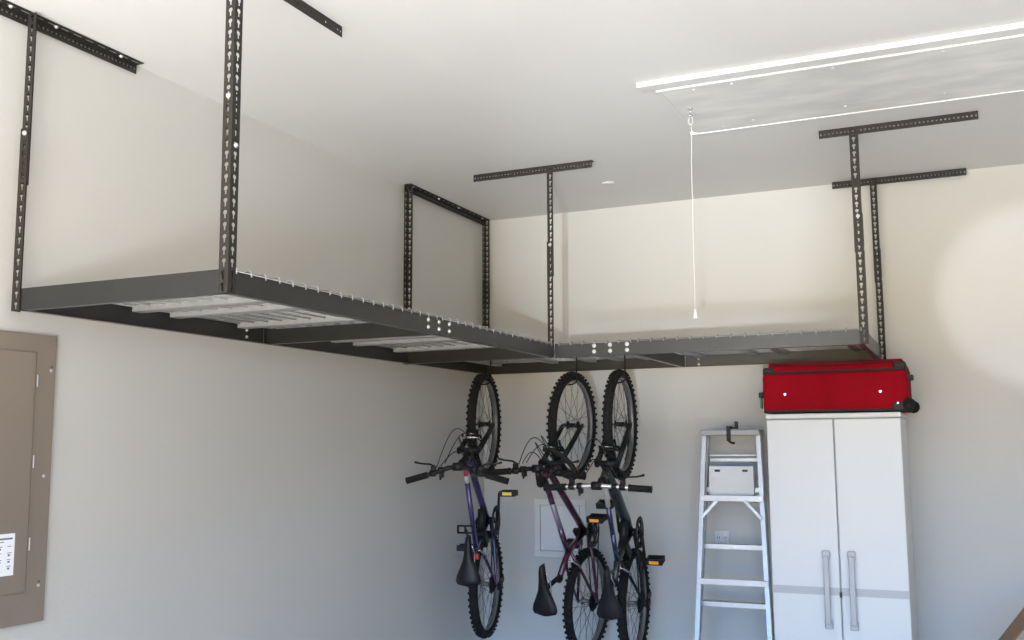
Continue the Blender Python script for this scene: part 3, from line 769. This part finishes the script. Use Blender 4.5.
b1c = ((.270, -.55, 1.713), (.012, -.045, .998), (.180, -.983, -.05), .880)
b2c = ((.800, -.55, 1.700), (.016, -.235, .972), (-.060, -.970, -.235), .985)
b3c = ((1.070, -.55, 1.702), (.023, -.24, .970), (.060, -.968, -.24), .985)
make_bike('violet bicycle hanging front wheel up nearest the room corner, first of three', *b1c,
          dict(col='purple', head='blackp', topcols=('redp', 'whitep', 'purple'), split=(.16, .24), sc=(-.655, .20), sz=.30, bar=(-.200, .520), hw=.262, sweep=.055, rise=.02, barcol='blackp',
               sad=(-.700, .350), crank=.0, pcol='yellow', refl=(-1,), seed=1, rear_reflector=-.02, rear_rack=True, shock=True, arch='chrome', levercol='blackp', stay='purple'))
make_bike('dark magenta and lilac bicycle hanging front wheel up, middle one of three', *b2c,
          dict(col='magenta', head='magenta', topcols=('magenta', 'lilac', 'magenta'), sc=(-.640, .20), sz=.33, bar=(-.115, .470), hw=.255, sweep=.02, rise=.01, barcol='blackp',
               sad=(-.728, .520), crank=.74, bar_end=True, pcol='amber', refl=(-1,), seed=2, arch='blackp', dr=.019, tr=.015, fork='blackp', stay='magenta'))
make_bike('black bicycle with silver handlebar hanging front wheel up, third of three nearest the ladder', *b3c,
          dict(col='greenp', head='greenp', topcols=('whitep', 'blue', 'blue'), sc=(-.655, .27), sz=.35, bar=(-.180, .530), hw=.262, sweep=.012, rise=0, barcol='chrome',
               sad=(-.745, .475), crank=PI, pcol='amber', refl=(-1,), shock=True, seed=8, arch='blackp', dr=.030, tr=.013, stay='blackp'))
hook(b1c[0], b1c[1], 'black hook holding the front wheel of the violet bicycle')
hook(b2c[0], b2c[1], 'black hook holding the front wheel of the magenta bicycle')
hook(b3c[0], b3c[1], 'black hook holding the front wheel of the black bicycle')

# ------------------------------------------------------------------ light: daylight through the open garage door
w = bpy.data.worlds.new('daylight'); bpy.context.scene.world = w; w.use_nodes = True
nt = w.node_tree; bg = nt.nodes['Background']
tc = nt.nodes.new('ShaderNodeTexCoord'); sp = nt.nodes.new('ShaderNodeSeparateXYZ'); rp = nt.nodes.new('ShaderNodeValToRGB')
mr = nt.nodes.new('ShaderNodeMapRange'); mr.inputs['From Min'].default_value = -1; mr.inputs['From Max'].default_value = 1
nt.links.new(tc.outputs['Generated'], sp.inputs[0]); nt.links.new(sp.outputs['Z'], mr.inputs['Value']); nt.links.new(mr.outputs[0], rp.inputs[0])
W_ = [(-1, (.88, .91, .93)), (-.25, (.22, .165, .072)), (0, (.017, .148, .365)), (.3, (.15, .16, .18))]   # drive near, drive far, low sky, high sky
e = rp.color_ramp.elements
rp.color_ramp.interpolation = 'LINEAR'
stops = []
for i_, (z_, c_) in enumerate(W_):
    if i_: stops.append(((z_ + .012 + 1) / 2, c_))
    else: stops.append((0.0, c_))
    if i_ < 3: stops.append(((W_[i_ + 1][0] - .012 + 1) / 2, c_))
    else: stops.append((1.0, c_))
for i_, (p_, c_) in enumerate(stops):
    el = e[0] if i_ == 0 else e[-1] if i_ == len(stops) - 1 else e.new(p_)
    el.position = p_; el.color = (*c_, 1)
nt.links.new(rp.outputs['Color'], bg.inputs['Color']); bg.inputs['Strength'].default_value = 30

def light(name, typ, loc, target, energy, col, **kw):
    l = bpy.data.lights.new(name, typ); l.energy = energy; l.color = col
    for k_, v in kw.items(): setattr(l, k_, v)
    o = bpy.data.objects.new(name, l); C.objects.link(o); o.location = loc
    o.rotation_euler = (V(target) - V(loc)).to_track_quat('-Z', 'Y').to_euler()
    return o
po = light('door_portal', 'AREA', ((DX0 + DX1) / 2, Y0 - .02, DZ / 2), ((DX0 + DX1) / 2, 0, DZ / 2), 1, (1, 1, 1), shape='RECTANGLE', size=DX1 - DX0, size_y=DZ)
po.data.cycles.is_portal = True
# sun glancing off a car parked on the drive
light('car_glint', 'SPOT', (3.4, -9.2, .84), (1.15, 0, 2.75), 1450, (.80, .88, .96), spot_size=math.radians(14), spot_blend=.7, shadow_soft_size=.06)
light('car_glint_windscreen', 'SPOT', (3.9, -9.0, 1.0), (3.10, 0, 2.33), 1100, (.80, .88, 1), spot_size=math.radians(6.6), spot_blend=.5, shadow_soft_size=.03)

sun = light('sun', 'SUN', (3, -14, 8), (2.2, -6, 0), 15, (1, .65, .30), angle=math.radians(.6))
sun.rotation_euler = V((-.28, .80, -.60)).to_track_quat('-Z', 'Y').to_euler()

# ------------------------------------------------------------------ camera
cam = bpy.data.cameras.new('camera'); co = bpy.data.objects.new('camera', cam); C.objects.link(co)
yaw, pit, rol, foc = -0.42327513, 0.12244432, -0.00701157, 1011.1825
fwd = V((math.sin(yaw) * math.cos(pit), math.cos(yaw) * math.cos(pit), math.sin(pit))); rt = V((math.cos(yaw), -math.sin(yaw), 0)); up = rt.cross(fwd)
r2 = rt * math.cos(rol) + up * math.sin(rol); u2 = -rt * math.sin(rol) + up * math.cos(rol)
co.matrix_world = Matrix(((r2.x, u2.x, -fwd.x, 2.75675), (r2.y, u2.y, -fwd.y, -5.68374), (r2.z, u2.z, -fwd.z, 1.6), (0, 0, 0, 1)))
cam.sensor_width = 36; cam.lens = foc * 36 / 1024; cam.clip_start = .05; cam.clip_end = 100
bpy.context.scene.camera = co

sc = bpy.context.scene
sc.view_settings.view_transform = 'Standard'; sc.view_settings.look = 'None'
sc.view_settings.exposure = 0.12; sc.view_settings.gamma = 1; sc.view_settings.use_curve_mapping = False
sc.cycles.use_denoising = True; sc.cycles.max_bounces = 10; sc.cycles.diffuse_bounces = 8
sc.cycles.sample_clamp_indirect = 8
